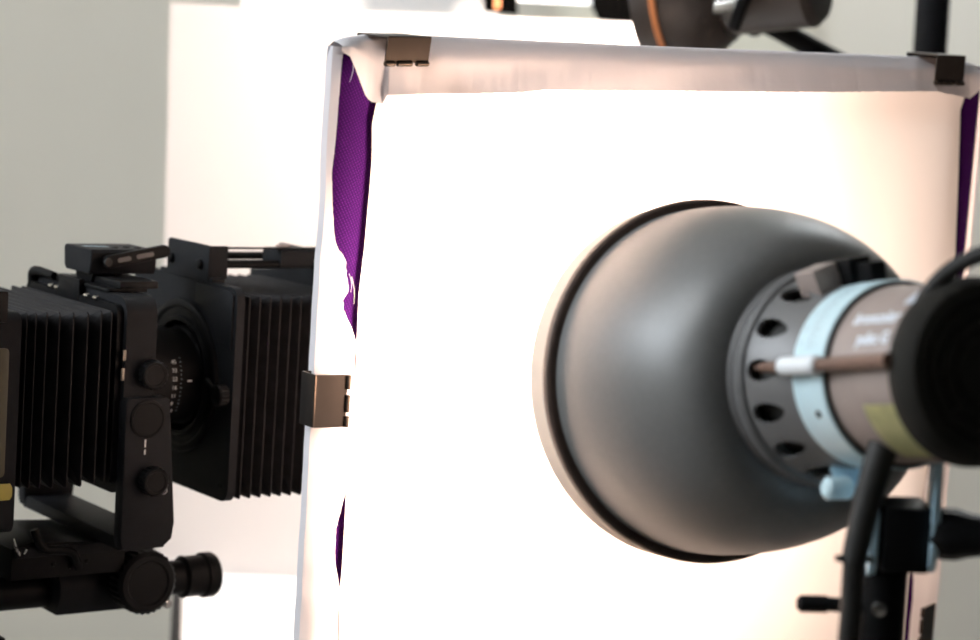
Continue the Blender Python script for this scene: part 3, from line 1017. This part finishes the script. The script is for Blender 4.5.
# lower arm of the standard (near side) with dials, far arm, foot
armp = [(-.0850, -.0040), (-.0835, -.0010), (-.0560, -.0010), (-.0530, -.0030), (-.0455, -.0850), (-.0470, -.0960), (-.0530, -.1010), (-.0720, -.1030), (-.0830, -.1010), (-.0845, -.0950)]
for s in (1, -1):
    bm = bmesh.new()
    prism(bm, armp, .0690 * s, .0800 * s, lambda u, v, h: Vector((h, u, v)), .0016)
    arm = finish('standard_arm', bm, BLKP, vc, 30)
    if s == 1:
        bm = bmesh.new()
        lathe(bm, [(0, 0), (0, .0128), (.0010, .0125), (.0012, .0110), (.0008, .0105), (.0008, 0)], 40, (.0800, -.0690, -.0150), (1, 0, 0))
        dial = finish('scale_dial', bm, BLK, arm, 30)
        for (za, zb) in ((-.0285, -.0335), (-.0350, -.0385)):
            bm = bmesh.new()
            box(bm, (.08005, -.0700, (za + zb) / 2), (.0003, .0010, za - zb))
            finish('index_mark', bm, INK, arm, 0)
        knob('shift_knob', (.0800, -.0650, -.0555), (1, 0, 0), .0098, .0090, arm, 20)
        bm = bmesh.new()
        tube_path(bm, [(.081, -.0560, -.0570), (.083, -.0540, -.0625), (.083, -.0570, -.0650)], [.0006, .0006, .0006], 8, 4)
        finish('spring_clip', bm, CHROME, arm)
bm = bmesh.new()
box(bm, (0, -.0660, -.0985), (.150, .034, .0090), .002)
ft = finish('standard_foot', bm, BLKP, vc)
# carrier below the bellows
bm = bmesh.new()
prism(bm, [(-.060, -.126), (-.060, -.1045), (-.090, -.1035), (-.128, -.1010), (-.142, -.1050), (-.142, -.126)], -.034, .040, lambda u, v, h: Vector((h, u, v)), .0015)
car = finish('rail_carrier', bm, BLK, vc, 30)
bm = bmesh.new()
box(bm, (.0405, -.100, -.1075), (.0030, .080, .0070), .0008)
finish('carrier_ledge', bm, BLKP, car)
bm = bmesh.new()
tube_path(bm, [(.042, -.128, -.092), (.044, -.122, -.1045), (.045, -.110, -.1065), (.045, -.101, -.1090), (.044, -.096, -.1200)], [.0028, .0030, .0030, .0032, .0030], 12, 5)
finish('clamp_lever', bm, BLK, car)
bm = bmesh.new()
tube_path(bm, [(.040, -.141, -.098), (.043, -.140, -.104), (.040, -.135, -.110), (.043, -.133, -.104)], .0011, 8, 5)
finish('spring', bm, CHROME, car)
for (y, z) in ((-.112, -.117), (-.100, -.1195), (-.088, -.117)):
    bm = bmesh.new()
    lathe(bm, [(0, 0), (0, .0016), (.0008, .0012), (.0008, 0)], 12, (.040, y, z), (1, 0, 0))
    finish('screw', bm, BLK, car)
# rail, clamp block and knobs
bm = bmesh.new()
rod(bm, (0, -.40, -.1440), (0, .0210, -.1440), .0120, 32)
rail = finish('rail', bm, BLK, vc)
bm = bmesh.new()
lathe(bm, [(.004, 0), (.004, .0130), (.006, .0150), (.0075, .0145), (.020, .0145), (.0215, .0160), (.0285, .0160), (.0305, .0148), (.0310, 0)], 36, (0, 0, -.1440), (0, 1, 0))
finish('rail_end_cap', bm, BLK, rail)
bm = bmesh.new()
clp = [(.0245 * cos(a), -.1420 + .0235 * sin(a)) for a in [-.75 + (pi + 1.5) * k / 14 for k in range(15)]]
prism(bm, clp, -.099, -.036, lambda u, v, h: Vector((u, h, v)), .002)
cl = finish('rail_clamp', bm, BLKP, vc, 30)
bk = knob('clamp_knob', (.0275, -.0440, -.1345), (1, 0, 0), .0222, .018, cl, 30, BLK, .0010)
bm = bmesh.new()
rod(bm, (.030, -.0285, -.1510), (.040, -.0250, -.1520), .0030, 12)
finish('clamp_pin', bm, CHROME, cl)
bm = bmesh.new()
box(bm, (.0, -.048, -.1170), (.060, .030, .014), .002)
finish('clamp_neck', bm, BLK, cl)
# main bellows
r_ = []
yy = [-.1600, -.1548, -.1492, -.1425, -.1345, -.1250, -.1150, -.1050, -.0960, -.0900]
for k in range(len(yy) - 1):
    a0, a1 = yy[k], yy[k + 1]
    w = .0010 * noise.noise(Vector((k * 3.1, 0, 0)))
    sag = -.002 * sin(pi * k / 9)
    r_.append((a0, .0590, -.0500 + sag, .0470 + w, .0090, .0590))
    r_.append((a0 + (a1 - a0) * .50, .0695, -.0575 + sag + w, .0545 + w, .0014, .0695))
    r_.append((a0 + (a1 - a0) * .60, .0695, -.0575 + sag + w, .0545 + w, .0014, .0695))
r_.append((yy[-1], .0640, -.0520, .0500, .0060, .0640))
mb_ = bellows('main_bellows', r_, BELL, vc)
mb_['label'] = 'pleated black main bellows'
# rear standard and film back
rs = ring_frame('rear_standard', -.1850, -.1600, .0800, -.085, .0560, .050, -.045, .042, BLKP, vc, .008)
bm = bmesh.new()
prism(bm, rrect(-.078, .0840, -.080, .0480, .006, 4), -.262, -.186, lambda u, v, h: Vector((u, h, v)), .002)
fb = finish('film_back', bm, BLKP, vc, 30)
bm = bmesh.new()
box(bm, (.0750, -.1780, .0600), (.014, .016, .020), .002)
finish('top_catch', bm, BLK, rs)
bm = bmesh.new()
prism(bm, [(-.1715, -.0520), (-.1640, -.0520), (-.1625, -.0545), (-.1625, -.0600), (-.1640, -.0625), (-.1800, -.0625), (-.1800, -.0520)], .0800, .0818, lambda u, v, h: Vector((h, u, v)), .0005)
yl = finish('level_strip', bm, OLIVE, rs)
yl['label'] = 'olive yellow spirit level strip'
bm = bmesh.new()
prism(bm, rrect(-.1830, -.1680, -.048, .034, .003, 3), .0800, .0812, lambda u, v, h: Vector((h, u, v)), .0004)
finish('side_panel', bm, DOLIVE, rs)
for s in (1, -1):
    bm = bmesh.new()
    prism(bm, [(-.205, -.075), (-.165, -.075), (-.160, -.105), (-.160, -.128), (-.205, -.128)], s * .030, s * .045, lambda u, v, h: Vector((h, u, v)), .0015)
    finish('rear_arm', bm, BLKP, rs)
bm = bmesh.new()
prism(bm, clp, -.215, -.155, lambda u, v, h: Vector((u, h, v)), .002)
finish('rear_rail_clamp', bm, BLKP, vc, 30)
# shoe plate on top of the front standard with chrome rollers
bm = bmesh.new()
prism(bm, rrect(-.0400, .0480, -.0860, -.0560, .003, 3), .0640, .0665, lambda u, v, h: Vector((u, v, h)), .0006)
sh = finish('accessory_shoe', bm, BLK, fs, 30)
bm = bmesh.new()
box(bm, (-.003, -.0875, .0615), (.032, .0040, .0150), .0008)
finish('shoe_latch', bm, BLK, sh)
bm = bmesh.new()
tube_path(bm, [(-.066, -.0860, .0560), (-.064, -.0870, .0640), (-.058, -.0875, .0665), (-.045, -.0870, .0665), (-.030, -.0870, .0660)], [.0035, .0036, .0034, .0030, .0028], 12, 5)
finish('shoe_hook', bm, BLK, sh)
for x in (-.031, -.0215, .0235, .0370):
    bm = bmesh.new()
    rod(bm, (x - .0022, -.0885, .0590), (x + .0030, -.0885, .0592), .0019, 12)
    finish('roller', bm, CHROME, sh)
bm = bmesh.new()
box(bm, (.028, -.0640, .0690), (.044, .0280, .0050), .001)
finish('shoe_rail', bm, BLK, sh)

# radio trigger standing in the shoe
tr = thing('radio_trigger', 'small black wireless flash trigger on top of the bellows camera', 'flash trigger', VM @ Matrix.Translation((.000, -.0700, .0667)))
bm = bmesh.new()
prism(bm, [(-.018, .0060), (-.0205, .0090), (-.0215, .0205), (-.0200, .0225), (.0185, .0225), (.0200, .0205), (.0190, .0090), (.017, .0060)], -.0150, .0340, lambda u, v, h: Vector((u, h, v)), .0014, 3)
tb = finish('trigger_body', bm, BLKP, tr, 30)
bm = bmesh.new()
prism(bm, [(-.0110, .0), (.0110, 0), (.0140, .0065), (-.0140, .0065)], -.010, .012, lambda u, v, h: Vector((u, h, v)), .001)
finish('trigger_foot', bm, BLK, tr, 30)
bm = bmesh.new()
lathe(bm, [(0, 0), (0, .0018), (.0008, .0014), (.0008, 0)], 12, (.0120, .004, .0030), (1, 0, 0))
finish('screw', bm, RUB, tr)
A0, A1 = Vector((.0228, -.0030, .0150)), Vector((.0228, .0370, .0220))
bm = bmesh.new()
dv = (A1 - A0); L = dv.length; du = dv.normalized(); dn = Vector((1, 0, 0)).cross(du)
cap_poly = [(.0042 * cos(a), .0042 * sin(a)) for a in [pi / 2 + pi * k / 8 for k in range(9)]] + [(L + .0042 * cos(a), .0042 * sin(a)) for a in [-pi / 2 + pi * k / 8 for k in range(9)]]
prism(bm, cap_poly, -.0025, .0025, lambda u, v, h: A0 + du * u + dn * v + Vector((h, 0, 0)), .0008)
ant = finish('antenna_arm', bm, BLK, tr, 30)
for (u0, u1) in ((.005, .015), (.019, .032)):
    bm = bmesh.new()
    cp = rrect(u0, u1, -.0015, .0015, .0014, 4)
    prism(bm, cp, .0024, .0029, lambda u, v, h: A0 + du * u + dn * v + Vector((h, 0, 0)))
    q = finish('inset_strip', bm, STRIPM, ant, 30)
bm = bmesh.new()
lathe(bm, [(0, 0), (0, .0030), (.0012, .0028), (.0012, 0)], 14, A0 + du * -.002 + Vector((.0024, 0, 0)), (1, 0, 0))
finish('hinge_pin', bm, RUB, ant)
for (x, y) in ((.008, .008), (.005, .018), (.010, .024)):
    bm = bmesh.new()
    lathe(bm, [(0, 0), (0, .0028), (.0012, .0024), (.0014, 0)], 14, (x, y, .0224), (0, 0, 1))
    finish('button', bm, RUB, tr)
bm = bmesh.new()
for k in range(6):
    box(bm, (-.004 + .0008 * k, -.0085 + .0028 * k, .02255), (.0060, .0018, .0002))
finish('printed_strip', bm, INKG, tb, 0)

# tripod under the camera rail
tc_ = VM @ Vector((0, -.200, -.166))
tp = thing('tripod', 'black tripod under the bellows camera rail', 'tripod', Matrix.Translation((tc_.x, tc_.y, 0)))
bm = bmesh.new()
inv_tp = tp.matrix_world.inverted()
box(bm, (0, 0, 0), (.060, .090, .010), .0015)
for v in bm.verts:
    v.co = inv_tp @ (VM @ (v.co + Vector((0, -.184, -.1715))))
finish('head_plate', bm, BLK, tp)
zt = tc_.z - .012
bm = bmesh.new()
lathe(bm, [(zt - .10, 0), (zt - .10, .024), (zt - .06, .030), (zt - .02, .030), (zt, .022), (zt, 0)], 28)
finish('head', bm, BLK, tp)
bm = bmesh.new()
rod(bm, (0, 0, .45), (0, 0, zt - .09), .016, 24)
finish('column', bm, BLK, tp)
bm = bmesh.new()
lathe(bm, [(zt - .30, 0), (zt - .30, .03), (zt - .28, .045), (zt - .24, .045), (zt - .22, .03), (zt - .22, 0)], 24)
finish('crown', bm, BLK, tp)
for k in range(3):
    a = radians(75 + 120 * k)
    bm = bmesh.new()
    rod(bm, (.035 * cos(a), .035 * sin(a), zt - .25), (.36 * cos(a), .36 * sin(a), .014), .012, 16)
    finish('leg', bm, BLK, tp)

# ------------------------------------------------------------------ shooting table and upright panel
tbx0, tbx1, tby0, tby1, tz = -.300, .32, 1.93, 2.53, .733
tab_ = thing('shooting_table', 'white topped table with a black edge below the bellows camera', 'table', Matrix.Translation(((tbx0 + tbx1) / 2, (tby0 + tby1) / 2, 0)) @ Matrix.Rotation(radians(7.5), 4, 'Z'))
cx, cy = (tbx0 + tbx1) / 2, (tby0 + tby1) / 2
hx, hy = (tbx1 - tbx0) / 2, (tby1 - tby0) / 2
finish('table_top', bx(-hx + .006, hx - .006, -hy + .006, hy - .006, tz - .018, tz, .001), WTOP, tab_)
bm = bmesh.new()
for (a, b, c, d) in ((-hx, hx, -hy, -hy + .006), (-hx, hx, hy - .006, hy), (-hx, -hx + .010, -hy + .006, hy - .006), (hx - .006, hx, -hy + .006, hy - .006)):
    box(bm, ((a + b) / 2, (c + d) / 2, tz - .011), (b - a, d - c, .026))
finish('table_edge', bm, BLK, tab_)
for x in (-hx + .03, hx - .03):
    for y in (-hy + .03, hy - .03):
        bm = bmesh.new()
        rod(bm, (x, y, 0), (x, y, tz - .018), .016, 16)
        finish('leg', bm, BLK, tab_)
pn = thing('diffuser_panel', 'glowing white diffuser panel standing on the white table behind the bellows camera', 'diffuser panel', Matrix.Translation((-.105, 2.42, tz)))
finish('panel_sheet', bx(-.240, .244, -.0015, .0015, .012, .6155), PANEL, pn, smooth=0)
finish('foot_rail', bx(-.240, .238, -.012, .012, 0, .012, .001), WHITEP, pn)
bm = bmesh.new()
prev = None
for k in range(13):
    z = .4315 + .182 * k / 12
    row = [bm.verts.new((x + .004 * noise.noise(Vector((z * 30, x * 50, 0))), -.0020 - .010 * max(0, j / 5) - .004 * noise.noise(Vector((z * 45, j * .7, 3))), z)) for j, x in enumerate([.222 + .006 * i for i in range(6)])]
    if prev:
        for j in range(5):
            bm.faces.new((prev[j], prev[j + 1], row[j + 1], row[j]))
    prev = row
ct = finish('curled_edge', bm, PAPERF, pn, 60)
ct['label'] = 'crumpled paper edge'

# ------------------------------------------------------------------ back strobe on a boom
BC = Vector((.188, 2.150, 1.378))
Tz = Vector((.80, -.42, .12)).normalized()
bsu = Vector((0, 0, 1)).cross(Tz).normalized()
bsv = Tz.cross(bsu)
bs = thing('back_strobe', 'dark studio strobe with an orange ring before the top corner of the diffuser panel', 'strobe', mtx(BC - Tz * .05, bsu, bsv, Tz))
bm = bmesh.new()
lathe(bm, [(0, .066), (.0, .069), (.012, .070), (.045, .062), (.070, .045), (.072, .040)], 56)
finish('reflector', bm, BSTR, bs, 40)
bm = bmesh.new()
lathe(bm, [(.001, .0665), (.040, .058), (.065, .042), (.066, 0)], 48)
finish('reflector_lining', bm, INNER, bs, 40)
bm = bmesh.new()
lathe(bm, [(.0205, .0690), (.0200, .0708), (.0250, .0702), (.0255, .0680)], 56)
q = finish('orange_ring', bm, ORNG, bs, 40)
bm = bmesh.new()
bmesh.ops.create_icosphere(bm, subdivisions=2, radius=.018)
bmesh.ops.translate(bm, verts=bm.verts, vec=(0, 0, .030))
finish('bulb', bm, BBULB, bs)
bm = bmesh.new()
lathe(bm, [(.068, 0), (.068, .036), (.074, .040), (.150, .040), (.158, .034), (.160, 0)], 40)
hd = finish('strobe_body', bm, BSTR, bs, 30)
bm = bmesh.new()
tube_path(bm, [(-.030, .028, .10), (-.044, .010, .115), (-.044, -.014, .10), (-.030, -.034, .085)], .006, 12, 5)
finish('handle', bm, BLK, hd)
bm = bmesh.new()
box(bm, (-.036, -.016, .075), (.010, .012, .050), .003, rot=None)
finish('chrome_latch', bm, CHROME, hd)
bsm = thing('boom_stand', 'black stand pole at top right with a boom arm holding the back strobe', 'light stand', Matrix.Translation((.420, 2.290, 0)))
bi = bsm.matrix_world.inverted()
bm = bmesh.new()
rod(bm, (0, 0, .10), (0, 0, 1.90), .0165, 28)
finish('pole', bm, BLKP, bsm)
bm = bmesh.new()
rod(bm, bi @ Vector((.225, 2.190, 1.364)), bi @ Vector((.420, 2.250, 1.275)), .0100, 20)
finish('boom_arm', bm, BLK, bsm)
bm = bmesh.new()
lathe(bm, [(0, 0), (0, .016), (.004, .018), (.030, .018), (.034, .016), (.034, 0)], 20, bi @ Vector((.215, 2.187, 1.369)), Vector((.9, .27, -.41)))
finish('boom_grip', bm, RUB, bsm)
finish('boom_clamp', bx(-.026, .026, -.055, .026, 1.235, 1.300, .004), BLK, bsm)
for k in range(3):
    a = radians(30 + 120 * k)
    bm = bmesh.new()
    rod(bm, (.016 * cos(a), .016 * sin(a), .36), (.30 * cos(a), .30 * sin(a), .012), .010, 14)
    finish('leg', bm, BLK, bsm)

# white board standing behind the panel
wb = thing('white_board', 'plain white board standing behind the diffuser panel', 'board', Matrix.Translation((-.165, 2.90, 0)))
finish('board_sheet', bx(-.160, .158, -.010, .010, .010, 1.75, .002), WTOP, wb)
for x in (-.12, .12):
    finish('board_foot', bx(x - .015, x + .015, -.09, .09, 0, .0105, .002), BLK, wb)

# hanging light bank over the table: black ends, pale diffuser
hb = thing('hanging_light_bank', 'pale light bank with dark end flaps hanging above the diffuser panel', 'light bank', Matrix.Translation((.062, 2.62, ZC - .008)))
finish('diffuser', bx(-.062, .045, -.03, .03, -1.425, -1.20, .003), BANKM, hb)
bm = bmesh.new()
prism(bm, [(-.092, -1.20), (-.062, -1.20), (-.046, -1.441), (-.084, -1.439)], -.06, .04, lambda u, v, h: Vector((u, h, v)), .002)
f1 = finish('end_flap', bm, FLAPM, hb)
bm = bmesh.new()
box(bm, (-.069, -.061, -1.33), (.0065, .003, .21))
finish('orange_strip', bm, ORNG, f1)
bm = bmesh.new()
prism(bm, [(.008, -1.20), (.090, -1.20), (.090, -1.446), (.046, -1.443), (.028, -1.41)], -.06, .04, lambda u, v, h: Vector((u, h, v)), .002)
finish('end_flap', bm, FLAPM, hb)
finish('housing', bx(-.092, .09, -.05, .04, -1.20, -1.12, .004), BLK, hb)
for x in (-.05, .05):
    bm = bmesh.new()
    rod(bm, (x, 0, -1.12), (x, 0, .008), .008, 12)
    finish('hanger_rod', bm, BLK, hb)
